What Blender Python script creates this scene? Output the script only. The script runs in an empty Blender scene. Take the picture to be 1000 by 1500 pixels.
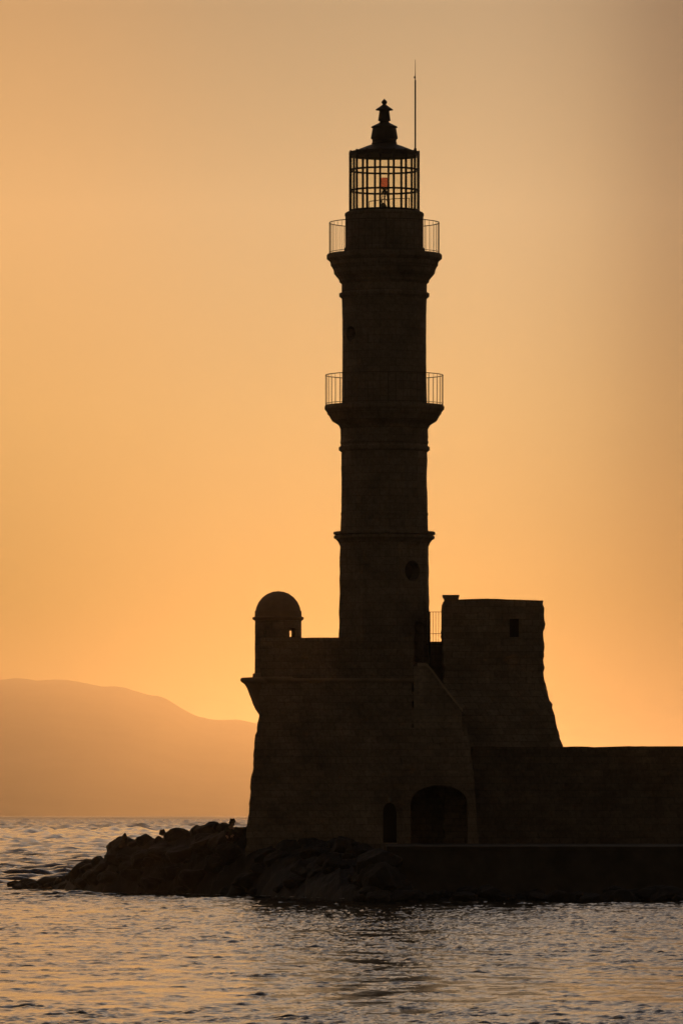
import bpy, bmesh, math, random
import numpy as np
from mathutils import Vector, Matrix, noise

R = math.radians
sc = bpy.context.scene
col = sc.collection
rnd = random.Random(7)

# ------------------------------------------------------------------ camera
ZC = 3.02            # eye height over the water
FPX = 10000.0        # focal length in photo pixels (photo is 1000 px wide)
HORIZON = 1194.0
cd = bpy.data.cameras.new('camera')
cam = bpy.data.objects.new('camera', cd)
col.objects.link(cam)
cd.sensor_fit = 'HORIZONTAL'
cd.sensor_width = 24.0
cd.lens = 24.0 * FPX / 1000.0
cd.shift_y = (HORIZON - 750.0) / 1500.0 * 1.5
cd.clip_start = 1.0
cd.clip_end = 200000.0
cam.location = (0, 0, ZC)
cam.rotation_euler = (R(90), 0, 0)
sc.camera = cam

# ------------------------------------------------------------------ light
SUN_EL, SUN_AZ = 2.0, 0.08      # degrees: behind the bastion, low
sc.view_settings.view_transform = 'Standard'
sc.view_settings.look = 'None'
sc.view_settings.exposure = 0.0
sc.view_settings.gamma = 1.0
sc.render.engine = 'CYCLES'
sc.cycles.use_denoising = True
sc.cycles.volume_bounces = 2
sc.cycles.max_bounces = 6
sc.cycles.transparent_max_bounces = 24

sl = bpy.data.lights.new('sun', 'SUN')
sl.energy = 0.073
sl.color = (1.0, 0.435, 0.125)
sl.angle = R(0.5)
sun = bpy.data.objects.new('sun', sl)
col.objects.link(sun)
sdir = Vector((math.sin(R(SUN_AZ)) * math.cos(R(SUN_EL)), math.cos(R(SUN_AZ)) * math.cos(R(SUN_EL)), math.sin(R(SUN_EL))))
sun.rotation_euler = sdir.to_track_quat('Z', 'Y').to_euler()
sun.location = (0, 400, 60)


def lin(c):
    return tuple(((v / 255.0) / 12.92 if v / 255.0 <= 0.04045 else ((v / 255.0 + 0.055) / 1.055) ** 2.4) for v in c)


class NT:
    """short-hand for building node trees"""
    def __init__(s, nt):
        s.nt = nt
        s.n = nt.nodes
        s.l = nt.links

    def new(s, t, **kw):
        nd = s.n.new(t)
        for k, v in kw.items():
            setattr(nd, k, v)
        return nd

    def put(s, sock, v):
        if hasattr(v, 'is_output'):
            s.l.new(v, sock)
        elif v is not None:
            sock.default_value = v

    def math(s, op, a, b=None, c=None, clamp=False):
        nd = s.new('ShaderNodeMath', operation=op, use_clamp=clamp)
        s.put(nd.inputs[0], a)
        if b is not None:
            s.put(nd.inputs[1], b)
        if c is not None:
            s.put(nd.inputs[2], c)
        return nd.outputs[0]

    def mix(s, f, a, b, blend='MIX'):
        nd = s.new('ShaderNodeMix', data_type='RGBA', blend_type=blend)
        s.put(nd.inputs[0], f)
        s.put(nd.inputs[6], a)
        s.put(nd.inputs[7], b)
        return nd.outputs[2]

    def ramp(s, f, stops, mode='LINEAR'):
        nd = s.new('ShaderNodeValToRGB')
        nd.color_ramp.interpolation = mode
        e = nd.color_ramp.elements
        while len(e) > 1:
            e.remove(e[-1])
        for i, (p, c) in enumerate(stops):
            el = e[0] if i == 0 else e.new(p)
            el.position = p
            el.color = (c[0], c[1], c[2], 1) if hasattr(c, '__len__') else (c, c, c, 1)
        s.put(nd.inputs[0], f)
        return nd.outputs[0]

    def noise(s, vec, scale, detail=4, rough=0.55, dist=0.0):
        nd = s.new('ShaderNodeTexNoise')
        s.put(nd.inputs['Vector'], vec)
        nd.inputs['Scale'].default_value = scale
        nd.inputs['Detail'].default_value = detail
        nd.inputs['Roughness'].default_value = rough
        nd.inputs['Distortion'].default_value = dist
        return nd.outputs['Fac']


# world: a dusk sky. A physical sky for the whole dome, plus the orange afterglow round the sun's azimuth
w = bpy.data.worlds.new('World')
sc.world = w
w.use_nodes = True
T = NT(w.node_tree)
T.n.clear()
geo = T.new('ShaderNodeTexCoord')
sep = T.new('ShaderNodeSeparateXYZ')
T.l.new(geo.outputs['Generated'], sep.inputs[0])
dx, dy, dz = sep.outputs
elev = T.math('MULTIPLY', T.math('ARCSINE', dz), 180 / math.pi)
azim = T.math('MULTIPLY', T.math('ARCTAN2', dx, dy), 180 / math.pi)
EK, AK = 5.0, 3.0
ep = T.math('MULTIPLY', T.math('ARCTANGENT', T.math('DIVIDE', T.math('MAXIMUM', elev, 0.0), EK)), 2 / math.pi)
ap = T.math('ADD', T.math('MULTIPLY', T.math('ARCTANGENT', T.math('DIVIDE', azim, AK)), 1 / math.pi), 0.5)
EP = lambda e: math.atan(e / EK) * 2 / math.pi
AP = lambda a: math.atan(a / AK) / math.pi + 0.5
SKY_EL = [(0.0, (.20, .11, .02)), (0.9, (.20, .12, .02)), (1.8, (.24, .18, .05)), (3.37, (.48, .345, .15)), (5.08, (.60, .418, .218)), (6.74, (.45, .322, .185)),
          (8.5, lin((218, 184, 146))), (13, lin((222, 196, 168))), (25, lin((190, 177, 167))), (40, lin((122, 119, 124))), (60, lin((76, 80, 92))), (90, lin((58, 66, 84)))]
SKY_AZ = [(-180, (.085, .085, .078)), (-90, (.11, .10, .085)), (-40, (.34, .29, .25)), (-12, (.8, .72, .6)), (-5, (1.35, 1.06, .76)),
          (-2.79, (1.30, 1.03, .79)), (-1.15, (1.0, .96, .93)), (0, (1, 1, 1)), (1.0, (1.03, 1.04, 1.06)), (1.5, (.98, .99, 1.03)), (2.0, (.86, .87, .91)), (2.4, (.68, .69, .75)), (2.8, (.50, .51, .58)), (3.4, (.50, .51, .56)),
          (6, (.8, .79, .8)), (14, (.78, .76, .73)), (35, (.38, .35, .32)), (90, (.11, .10, .085)), (180, (.085, .085, .078))]
glow = T.mix(1.0, T.ramp(ep, [(EP(e), c) for e, c in SKY_EL]), T.ramp(ap, [(AP(a), [v / 2 for v in c]) for a, c in SKY_AZ], 'B_SPLINE'), 'MULTIPLY')
# low wisps of cloud near the horizon
cv = T.new('ShaderNodeCombineXYZ')
T.l.new(T.math('MULTIPLY', azim, 1.6), cv.inputs[0])
T.l.new(T.math('MULTIPLY', elev, 4.5), cv.inputs[1])
cn = T.noise(cv.outputs[0], 2.6, 6, 0.6, 0.4)
cmask = T.math('MULTIPLY', T.ramp(cn, [(0.42, 0), (0.60, 1)]),
               T.ramp(T.math('DIVIDE', elev, 2.0), [(0.0, 0.75), (0.30, 1.0), (0.40, 0.55), (0.56, 0.0)], 'EASE'))
glow = T.mix(T.math('MULTIPLY', cmask, 0.95), glow, T.mix(1.0, glow, (0.05, 0.12, 0.2, 1), 'MULTIPLY'))
bg1 = T.new('ShaderNodeBackground')
T.l.new(glow, bg1.inputs[0])
bg1.inputs[1].default_value = 2.0   # the azimuth ramp is stored at half its value
sky = T.new('ShaderNodeTexSky')
sky.sky_type = 'NISHITA'
sky.sun_disc = False
sky.sun_elevation = R(SUN_EL)
sky.sun_rotation = R(SUN_AZ)
sky.air_density = 1.5
sky.dust_density = 4.0
bg2 = T.new('ShaderNodeBackground')
T.l.new(sky.outputs[0], bg2.inputs[0])
bg2.inputs[1].default_value = 0.004
add = T.new('ShaderNodeAddShader')
T.l.new(bg1.outputs[0], add.inputs[0])
T.l.new(bg2.outputs[0], add.inputs[1])
wo = T.new('ShaderNodeOutputWorld')
T.l.new(add.outputs[0], wo.inputs[0])


# ------------------------------------------------------------------ helpers
def X(px, Y):
    return (px - 500.0) * Y / FPX


def Z(py, Y):
    return ZC - (py - HORIZON) * Y / FPX


def tag(o, label=None, cat=None, group=None, kind=None):
    for k, v in (('label', label), ('category', cat), ('group', group), ('kind', kind)):
        if v:
            o[k] = v
    return o


def empty(name, loc, label, cat, group=None):
    o = bpy.data.objects.new(name, None)
    col.objects.link(o)
    o.location = loc
    o.empty_display_size = 0.5
    return tag(o, label, cat, group)


def obj(name, bm, mat, parent=None, smooth=False):
    """link bm (world coordinates) as one mesh object under parent"""
    me = bpy.data.meshes.new(name)
    bmesh.ops.recalc_face_normals(bm, faces=bm.faces)
    bm.to_mesh(me)
    bm.free()
    o = bpy.data.objects.new(name, me)
    col.objects.link(o)
    if mat:
        me.materials.append(mat)
    if smooth:
        for p in me.polygons:
            p.use_smooth = True
    if parent is not None:
        o.parent = parent
        q = parent
        off = Vector((0, 0, 0))
        while q is not None:
            off += q.location
            q = q.parent
        me.transform(Matrix.Translation(-off))
    return o


def cut(o, cutters):
    """subtract closed bmeshes (world coordinates) from o, baked into its mesh"""
    off = Vector((0, 0, 0))
    q = o.parent
    while q is not None:
        off += q.location
        q = q.parent
    for bm in cutters:
        me = bpy.data.meshes.new('cut')
        bmesh.ops.recalc_face_normals(bm, faces=bm.faces)
        bm.to_mesh(me)
        bm.free()
        me.transform(Matrix.Translation(-off))
        c = bpy.data.objects.new('cut', me)
        col.objects.link(c)
        c.parent = o.parent
        m = o.modifiers.new('b', 'BOOLEAN')
        m.operation = 'DIFFERENCE'
        m.object = c
        m.solver = 'EXACT'
        bpy.context.view_layer.update()
        dg = bpy.context.evaluated_depsgraph_get()
        new = bpy.data.meshes.new_from_object(o.evaluated_get(dg))
        o.modifiers.clear()
        old = o.data
        o.data = new
        new.name = old.name
        bpy.data.meshes.remove(old)
        bpy.data.objects.remove(c)
        bpy.data.meshes.remove(me)


def box(bm, x0, x1, y0, y1, z0, z1):
    v = [bm.verts.new(p) for p in ((x0, y0, z0), (x1, y0, z0), (x1, y1, z0), (x0, y1, z0), (x0, y0, z1), (x1, y0, z1), (x1, y1, z1), (x0, y1, z1))]
    for f in ((0, 3, 2, 1), (4, 5, 6, 7), (0, 1, 5, 4), (1, 2, 6, 5), (2, 3, 7, 6), (3, 0, 4, 7)):
        bm.faces.new([v[i] for i in f])
    return v


def tube(bm, pts, r, n=8, closed=False, r_end=None):
    pts = [Vector(p) for p in pts]
    m = len(pts)
    rings = []
    for i, p in enumerate(pts):
        if closed:
            d = pts[(i + 1) % m] - pts[i - 1]
        else:
            d = pts[min(i + 1, m - 1)] - pts[max(i - 1, 0)]
        d.normalize()
        a = d.cross(Vector((0, 0, 1)))
        if a.length < 1e-3:
            a = d.cross(Vector((1, 0, 0)))
        a.normalize()
        b = d.cross(a)
        rr = r if r_end is None else r + (r_end - r) * i / (m - 1)
        rings.append([bm.verts.new(p + (a * math.cos(t) + b * math.sin(t)) * rr) for t in [2 * math.pi * k / n for k in range(n)]])
    for i in range(m if closed else m - 1):
        A, B = rings[i], rings[(i + 1) % m]
        for k in range(n):
            bm.faces.new((A[k], A[(k + 1) % n], B[(k + 1) % n], B[k]))
    if not closed:
        bm.faces.new(rings[0])
        bm.faces.new(rings[-1][::-1])


def lathe(bm, cx, cy, prof, n=64, a0=0.0, jit=0.0, seed=0, closed=False):
    """revolve [(r, z)] bottom to top round a vertical axis; r = 0 closes to a point, closed joins last to first"""
    rings = []
    for i, (r, z) in enumerate(prof):
        if r < 1e-6:
            rings.append([bm.verts.new((cx, cy, z))])
            continue
        ring = []
        for k in range(n):
            a = a0 + 2 * math.pi * k / n
            rr = r
            if jit:
                rr += jit * noise.noise(Vector((math.cos(a) * r * 2.2 + seed, math.sin(a) * r * 2.2, z * 3.1)))
            ring.append(bm.verts.new((cx + rr * math.sin(a), cy - rr * math.cos(a), z)))
        rings.append(ring)
    m = len(rings)
    for i in range(m if closed else m - 1):
        A, B = rings[i], rings[(i + 1) % m]
        if len(A) == 1 and len(B) == 1:
            continue
        for k in range(n):
            k2 = (k + 1) % n
            if len(A) == 1:
                bm.faces.new((A[0], B[k2], B[k]))
            elif len(B) == 1:
                bm.faces.new((A[k], A[k2], B[0]))
            else:
                bm.faces.new((A[k], A[k2], B[k2], B[k]))
    if not closed:
        if len(rings[0]) > 1:
            bm.faces.new(rings[0][::-1])
        if len(rings[-1]) > 1:
            bm.faces.new(rings[-1])


def densify(prof, step):
    out = [prof[0]]
    for (r0, z0), (r1, z1) in zip(prof, prof[1:]):
        k = max(1, int(math.hypot(r1 - r0, z1 - z0) / step))
        for i in range(1, k + 1):
            out.append((r0 + (r1 - r0) * i / k, z0 + (z1 - z0) * i / k))
    return out


def interp(tab, t):
    if t <= tab[0][0]:
        return tab[0][1]
    for (a, u), (b, v) in zip(tab, tab[1:]):
        if t <= b:
            return u + (v - u) * (t - a) / (b - a)
    return tab[-1][1]


def masonry_box(levels, step=0.32, jit=0.016, seed=0, course=0.30, edge=0.03, topjit=None):
    """closed battered block lofted through levels [(z, x0, x1, y0, y1)], with the uneven faces and toothed corners of old masonry"""
    bm = bmesh.new()
    z0, z1 = levels[0][0], levels[-1][0]
    nz = max(2, int((z1 - z0) / 0.15))
    tabs = [[(l[0], l[i]) for l in levels] for i in range(1, 5)]
    rr = random.Random(seed)
    nx = max(2, int((levels[0][2] - levels[0][1]) / step))
    ny = max(2, int((levels[0][4] - levels[0][3]) / step))
    teeth = {}
    rings = []
    for i in range(nz + 1):
        z = z0 + (z1 - z0) * i / nz
        xa, xb, ya, yb = (interp(t, z) for t in tabs)
        c = int(z / course)
        if c not in teeth:
            teeth[c] = [rr.uniform(-edge, edge) for _ in range(4)]
        pts = []
        for k in range(nx):
            pts.append((xa + (xb - xa) * k / nx, ya, 0, -1))
        for k in range(ny):
            pts.append((xb, ya + (yb - ya) * k / ny, 1, 0))
        for k in range(nx):
            pts.append((xb + (xa - xb) * k / nx, yb, 0, 1))
        for k in range(ny):
            pts.append((xa, yb + (ya - yb) * k / ny, -1, 0))
        corner = {0: (-1, -1), nx: (1, -1), nx + ny: (1, 1), 2 * nx + ny: (-1, 1)}
        ring = []
        for q, (px, py, ax, ay) in enumerate(pts):
            if q in corner:
                sx, sy = corner[q]
                t = teeth[c][list(corner).index(q)] + jit * noise.noise(Vector((px * 3, z * 5 + seed, py)))
                ring.append(bm.verts.new((px + sx * t, py + sy * t * 0.3, z + (topjit(px) if topjit and i == nz else 0))))
            else:
                t = jit * noise.noise(Vector((px * 2.3 + seed, py * 2.3, z * 3.7))) * 1.4
                ring.append(bm.verts.new((px + ax * t, py + ay * t, z + (topjit(px) if topjit and i == nz else 0))))
        rings.append(ring)
    n = len(rings[0])
    for A, B in zip(rings, rings[1:]):
        for k in range(n):
            bm.faces.new((A[k], A[(k + 1) % n], B[(k + 1) % n], B[k]))
    bm.faces.new(rings[0][::-1])
    bm.faces.new(rings[-1])
    return bm


def prism(outline, y0, y1):
    """closed prism: outline [(x, z)] extruded from y0 to y1"""
    bm = bmesh.new()
    a = [bm.verts.new((x, y0, z)) for x, z in outline]
    b = [bm.verts.new((x, y1, z)) for x, z in outline]
    n = len(a)
    bm.faces.new(a)
    bm.faces.new(b[::-1])
    for k in range(n):
        bm.faces.new((a[k], b[k], b[(k + 1) % n], a[(k + 1) % n]))
    return bm


# ------------------------------------------------------------------ materials
def principled(name):
    m = bpy.data.materials.new(name)
    m.use_nodes = True
    t = NT(m.node_tree)
    b = t.n['Principled BSDF']
    return m, t, b


def stone(name, base, dark, bw=0.6, bh=0.3, cyl=None, bump=0.5, mortar=0.014):
    base, dark = ((c[0] * 1.06, c[1] * 1.14, c[2] * 1.3) for c in (base, dark))
    # coursed old masonry; cyl = radius for round walls (object axis is the origin)
    m, t, b = principled(name)
    tc = t.new('ShaderNodeTexCoord')
    s = t.new('ShaderNodeSeparateXYZ')
    t.l.new(tc.outputs['Object'], s.inputs[0])
    if cyl:
        u = t.math('MULTIPLY', t.math('ARCTAN2', s.outputs[0], s.outputs[1]), cyl)
    else:
        u = t.math('ADD', s.outputs[0], s.outputs[1])
    wob = t.noise(tc.outputs['Object'], 1.7, 3)
    u2 = t.math('ADD', u, t.math('MULTIPLY', t.math('SUBTRACT', wob, 0.5), 0.12))
    v2 = t.math('ADD', s.outputs[2], t.math('MULTIPLY', t.math('SUBTRACT', wob, 0.5), 0.06))
    cv = t.new('ShaderNodeCombineXYZ')
    t.l.new(u2, cv.inputs[0])
    t.l.new(v2, cv.inputs[1])
    br = t.new('ShaderNodeTexBrick')
    t.l.new(cv.outputs[0], br.inputs['Vector'])
    br.inputs['Scale'].default_value = 1.0
    br.inputs['Brick Width'].default_value = bw
    br.inputs['Row Height'].default_value = bh
    br.inputs['Mortar Size'].default_value = mortar
    br.inputs['Mortar Smooth'].default_value = 0.3
    br.inputs['Color1'].default_value = (*base, 1)
    br.inputs['Color2'].default_value = (*dark, 1)
    br.inputs['Mortar'].default_value = (dark[0] * .8, dark[1] * .8, dark[2] * .8, 1)
    n1 = t.noise(tc.outputs['Object'], 0.7, 5, 0.6)
    n2 = t.noise(tc.outputs['Object'], 9.0, 6, 0.65)
    c = t.mix(1.0, br.outputs[0], t.ramp(n1, [(0.25, 0.55), (0.75, 1.25)]), 'MULTIPLY')
    c = t.mix(1.0, c, t.ramp(n2, [(0.3, 0.7), (0.7, 1.2)]), 'MULTIPLY')
    t.l.new(c, b.inputs['Base Color'])
    b.inputs['Roughness'].default_value = 0.95
    b.inputs['Specular IOR Level'].default_value = 0.15
    bp = t.new('ShaderNodeBump')
    bp.inputs['Strength'].default_value = bump
    bp.inputs['Distance'].default_value = 0.04
    h = t.math('ADD', t.math('MULTIPLY', br.outputs['Fac'], -0.7), t.math('MULTIPLY', n2, 0.9))
    t.l.new(h, bp.inputs['Height'])
    t.l.new(bp.outputs[0], b.inputs['Normal'])
    return m


def plain(name, c, rough=0.6, metal=0.0, var=0.3, scale=6.0, bump=0.0):
    m, t, b = principled(name)
    tc = t.new('ShaderNodeTexCoord')
    n1 = t.noise(tc.outputs['Object'], scale, 5, 0.6)
    t.l.new(t.mix(1.0, (*c, 1), t.ramp(n1, [(0.25, 1 - var), (0.75, 1 + var)]), 'MULTIPLY'), b.inputs['Base Color'])
    b.inputs['Roughness'].default_value = rough
    b.inputs['Metallic'].default_value = metal
    if bump:
        bp = t.new('ShaderNodeBump')
        bp.inputs['Strength'].default_value = bump
        bp.inputs['Distance'].default_value = 0.05
        t.l.new(n1, bp.inputs['Height'])
        t.l.new(bp.outputs[0], b.inputs['Normal'])
    return m


TAN, TAN2 = (.35, .25, .155), (.29, .205, .125)
M_wall = stone('rubble_stone', (.34, .243, .152), (.265, .188, .116), 0.48, 0.25, bump=0.6)
M_block = stone('block_stone', (.38, .275, .17), (.29, .205, .125), 0.46, 0.24, bump=0.6)
M_tower = stone('tower_stone', (.32, .235, .15), (.27, .195, .122), 0.5, 0.29, cyl=1.65, bump=0.35)
M_turret = stone('turret_stone', (.36, .245, .15), (.27, .18, .11), 0.5, 0.28, cyl=0.87, bump=0.4)
M_plaster = plain('worn_render', (.36, .26, .17), 0.95, 0, 0.25, 1.6, 0.3)
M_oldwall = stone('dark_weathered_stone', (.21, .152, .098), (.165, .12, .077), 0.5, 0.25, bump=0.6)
M_dome = plain('dome_render', (.36, .22, .13), 0.9, 0, 0.2, 3.0, 0.15)
M_stairface = stone('pale_lit_stair_stone', (.42, .31, .20), (.36, .265, .17), 0.5, 0.25, bump=0.5)  # paler than wall: light on the stair flank put into colour; step shares it
M_coping = plain('lit_coping_stone', (.52, .41, .30), 0.95, 0, 0.25, 1.5, 0.3)  # lighter again: the lit slope of the stair is painted into the coping
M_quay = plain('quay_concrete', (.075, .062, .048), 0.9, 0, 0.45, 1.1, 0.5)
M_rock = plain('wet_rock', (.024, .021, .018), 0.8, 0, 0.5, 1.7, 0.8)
M_iron = plain('black_iron', (.03, .028, .026), 0.5, 0.3, 0.2, 10)
M_rust = plain('weathered_iron', (.12, .085, .06), 0.8, 0.0, 0.3, 10)
M_zinc = plain('dark_painted_metal', (.028, .024, .022), 0.6, 0.2, 0.3, 5)
M_dark = plain('dark_void_wood', (.03, .022, .016), 0.9, 0, 0.2, 4)
M_skin = plain('skin', (.45, .28, .2), 0.6, 0, 0.1, 8)
M_cloth = plain('dark_cloth', (.02, .02, .024), 0.95, 0, 0.2, 8)
M_green = plain('olive_cloth', (.04, .05, .035), 0.95, 0, 0.2, 8)
M_trous = plain('dark_trousers', (.03, .02, .022), 0.95, 0, 0.2, 8)
M_hair = plain('dark_hair', (.015, .011, .009), 0.6, 0, 0.2, 30)
M_shoe = plain('grey_shoe', (.25, .23, .2), 0.8, 0, 0.1, 10)

# lantern glass: clear, slightly yellowed, mirror-like at a slant
M_glass = bpy.data.materials.new('lantern_glass')
M_glass.use_nodes = True
t = NT(M_glass.node_tree)
t.n.clear()
tr = t.new('ShaderNodeBsdfTransparent')

gl = t.new('ShaderNodeBsdfGlossy')
gl.inputs[0].default_value = (.8, .82, .8, 1)
gl.inputs['Roughness'].default_value = 0.05
lw = t.new('ShaderNodeLayerWeight')
lw.inputs[0].default_value = 0.5
lw.inputs[0].default_value = 0.5
t.l.new(t.mix(t.math('POWER', lw.outputs['Facing'], 2.5), (.97, .95, .86, 1), (.42, .42, .36, 1)), tr.inputs[0])
fr = t.math('ADD', t.math('MULTIPLY', t.math('POWER', lw.outputs['Facing'], 5.0), 0.9), 0.05)
mx = t.new('ShaderNodeMixShader')
t.l.new(fr, mx.inputs[0])
t.l.new(tr.outputs[0], mx.inputs[1])
t.l.new(gl.outputs[0], mx.inputs[2])
tl = t.new('ShaderNodeBsdfTranslucent')
tl.inputs[0].default_value = (1, .96, .82, 1)
mx2 = t.new('ShaderNodeMixShader')
mx2.inputs[0].default_value = 0.05
t.l.new(mx.outputs[0], mx2.inputs[1])
t.l.new(tl.outputs[0], mx2.inputs[2])
t.l.new(mx2.outputs[0], t.new('ShaderNodeOutputMaterial').inputs[0])

M_red = bpy.data.materials.new('red_lamp_glass')
M_red.use_nodes = True
t = NT(M_red.node_tree)
t.n.clear()
tr = t.new('ShaderNodeBsdfTransparent')
tr.inputs[0].default_value = (.66, .36, .32, 1)
gl = t.new('ShaderNodeBsdfGlossy')
gl.inputs['Roughness'].default_value = 0.1
mx = t.new('ShaderNodeMixShader')
mx.inputs[0].default_value = 0.06
t.l.new(tr.outputs[0], mx.inputs[1])
t.l.new(gl.outputs[0], mx.inputs[2])
t.l.new(mx.outputs[0], t.new('ShaderNodeOutputMaterial').inputs[0])

# ------------------------------------------------------------------ sea
M_water, t, b = principled('sea_water')
b.inputs['Base Color'].default_value = (.006, .009, .010, 1)
b.inputs['Roughness'].default_value = 0.03
b.inputs['IOR'].default_value = 1.333
tc = t.new('ShaderNodeTexCoord')
mp = t.new('ShaderNodeMapping')
mp.inputs['Scale'].default_value = (1.0, 1.7, 1.0)
t.l.new(tc.outputs['Object'], mp.inputs[0])
sy_ = t.new('ShaderNodeSeparateXYZ')
t.l.new(tc.outputs['Object'], sy_.inputs[0])
mr = t.new('ShaderNodeMapRange')          # waves too far off to be modelled one by one become roughness
t.l.new(sy_.outputs[1], mr.inputs[0])
mr.inputs[1].default_value, mr.inputs[2].default_value = 900.0, 4500.0
mr.inputs[3].default_value, mr.inputs[4].default_value = 0.03, 0.42
t.l.new(mr.outputs[0], b.inputs['Roughness'])
rip = t.noise(mp.outputs[0], 9.0, 3, 0.6)
bp = t.new('ShaderNodeBump')
bp.inputs['Strength'].default_value = 0.5
bp.inputs['Distance'].default_value = 0.012
t.l.new(rip, bp.inputs['Height'])
t.l.new(bp.outputs[0], b.inputs['Normal'])


def wave_tile(size, n, l_peak, l_min, l_max, slope, wind_deg, spread, seed, floor=0.06):
    """periodic height field from a wind-wave spectrum; slope = target rms slope"""
    g = np.random.default_rng(seed)
    k1 = np.fft.fftfreq(n, size / n) * 2 * np.pi
    kx, ky = np.meshgrid(k1, k1, indexing='ij')
    k = np.hypot(kx, ky)
    k[0, 0] = 1e-6
    kp = 2 * np.pi / l_peak
    th = np.arctan2(ky, kx) - math.radians(wind_deg)
    S = k ** -3.7 * np.exp(-(kp / k) ** 2) * (np.abs(np.cos(th)) ** spread + floor)
    S[(k > 2 * np.pi / l_min) | (k < 2 * np.pi / l_max)] = 0
    A = np.sqrt(S) * (g.normal(size=k.shape) + 1j * g.normal(size=k.shape))
    h = np.fft.ifft2(A).real
    sx = np.fft.ifft2(A * 1j * kx).real
    sy = np.fft.ifft2(A * 1j * ky).real
    f = slope / math.sqrt((sx ** 2 + sy ** 2).mean())
    h = h * f
    return h


def sample(h, size, x, y):
    n = h.shape[0]
    u = (x / size) % 1.0 * n
    v = (y / size) % 1.0 * n
    i = np.floor(u).astype(int) % n
    j = np.floor(v).astype(int) % n
    fu = u - np.floor(u)
    fv = v - np.floor(v)
    i2, j2 = (i + 1) % n, (j + 1) % n
    return (h[i, j] * (1 - fu) * (1 - fv) + h[i2, j] * fu * (1 - fv) + h[i, j2] * (1 - fu) * fv + h[i2, j2] * fu * fv)


def build_sea():
    rows = [-3000.0, -300.0, -40.0, 5.0, 20.0]
    y = 30.0
    while y < 90:
        rows.append(y)
        y += 0.2
    while y < 150:
        rows.append(y)
        y += 0.055
    while y < 300:
        rows.append(y)
        y += 0.085
    st = 0.09
    while y < 40000:
        rows.append(y)
        st *= 1.0030 if y < 3000 else 1.012
        y += st
    rows = np.array(rows)
    nc = 430
    u = np.linspace(-1, 1, nc)
    near = 1.0 + (np.geomspace(1.0, 6.5, 64)[1:] - 1.0)
    outer = np.concatenate([near, [9, 15, 60]])
    cols = np.concatenate([-outer[::-1], u, outer])
    half = 0.056 * np.maximum(rows, 84) + 3.5
    Xg = half[:, None] * cols[None, :]
    Yg = np.repeat(rows[:, None], cols.size, 1)
    ta = wave_tile(31.0, 1024, 0.42, 0.13, 1.8, 0.19, 84, 1.6, 3)
    tb = wave_tile(17.3, 1024, 0.26, 0.09, 1.0, 0.085, 104, 1.0, 5)
    td = wave_tile(61.0, 1024, 1.6, 0.5, 6.0, 0.040, 78, 2.0, 8)
    tcw = wave_tile(190.0, 1024, 4.5, 0.9, 30.0, 0.33, 86, 5.0, 9, 0.015)
    dst = np.gradient(rows)
    fa = np.clip(1.6 / np.maximum(dst, 0.1), 0, 1) ** 0.5
    fa[rows < 30] = 0
    fc = np.clip(6.0 / np.maximum(dst, 0.1), 0, 1)
    fc[rows < 30] = 0
    sea = np.clip((rows - 225) / 90.0, 0, 1)
    fo = np.ones(cols.size)
    fo[np.abs(cols) > 7.0] = 0
    # gusts: patches of rougher and calmer water
    gus = wave_tile(300.0, 256, 45.0, 12.0, 150.0, 1.0, 90, 2.0, 21)
    gus = gus / gus.std()
    mod = wave_tile(90.0, 1024, 1.6, 0.6, 9.0, 1.0, 90, 1.0, 33)
    mod = mod / mod.std()
    G = np.clip(0.95 + 0.25 * sample(gus, 300.0, Xg + 37, Yg * 0.6) + 0.45 * sample(mod, 90.0, Xg * 1.1, Yg * .35), 0.1, 2.6)
    Zg = (sample(ta, 31.0, Xg, Yg) + sample(td, 61.0, Xg, Yg) + sample(tb, 17.3, Xg * .94 + Yg * .34, Yg * .94 - Xg * .34)) * fa[:, None] * fo[None, :] * G
    sf = np.clip(dst / 0.9, 1.0, 3.0)[:, None]
    Zg += sample(tcw, 190.0, Xg / sf ** .35, Yg / sf) * sf * (0.04 + 0.96 * sea)[:, None] * fo[None, :]
    nr, ncol = Xg.shape
    co = np.stack([Xg, Yg, Zg], -1).reshape(-1, 3)
    idx = np.arange(nr * ncol).reshape(nr, ncol)
    q = np.stack([idx[:-1, :-1], idx[:-1, 1:], idx[1:, 1:], idx[1:, :-1]], -1).reshape(-1, 4)
    me = bpy.data.meshes.new('sea')
    me.vertices.add(len(co))
    me.vertices.foreach_set('co', co.astype(np.float32).ravel())
    me.loops.add(q.size)
    me.loops.foreach_set('vertex_index', q.astype(np.int32).ravel())
    me.polygons.add(len(q))
    me.polygons.foreach_set('loop_start', np.arange(0, q.size, 4, dtype=np.int32))
    me.polygons.foreach_set('use_smooth', np.ones(len(q), dtype=bool))
    me.update(calc_edges=True)
    me.materials.append(M_water)
    o = bpy.data.objects.new('sea', me)
    col.objects.link(o)
    return tag(o, 'rippled sea and harbour water reflecting the orange dusk sky', 'water', kind='structure')


build_sea()

# ------------------------------------------------------------------ distant hills
M_hill = plain('scrub_hillside', (.10, .085, .06), 0.95, 0, 0.4, 0.004)
HILL = [(-1500, 1194), (-1100, 1120), (-700, 1060), (-400, 1012), (-200, 992), (-60, 993), (0, 996), (28, 994), (52, 997), (80, 995), (100, 996), (130, 999), (148, 1003), (168, 1005), (188, 1011),
        (208, 1017), (222, 1020), (234, 1020), (244, 1024), (260, 1033), (276, 1042), (292, 1048), (316, 1052), (348, 1056), (376, 1061), (440, 1078),
        (520, 1110), (600, 1150), (680, 1194)]


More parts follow.
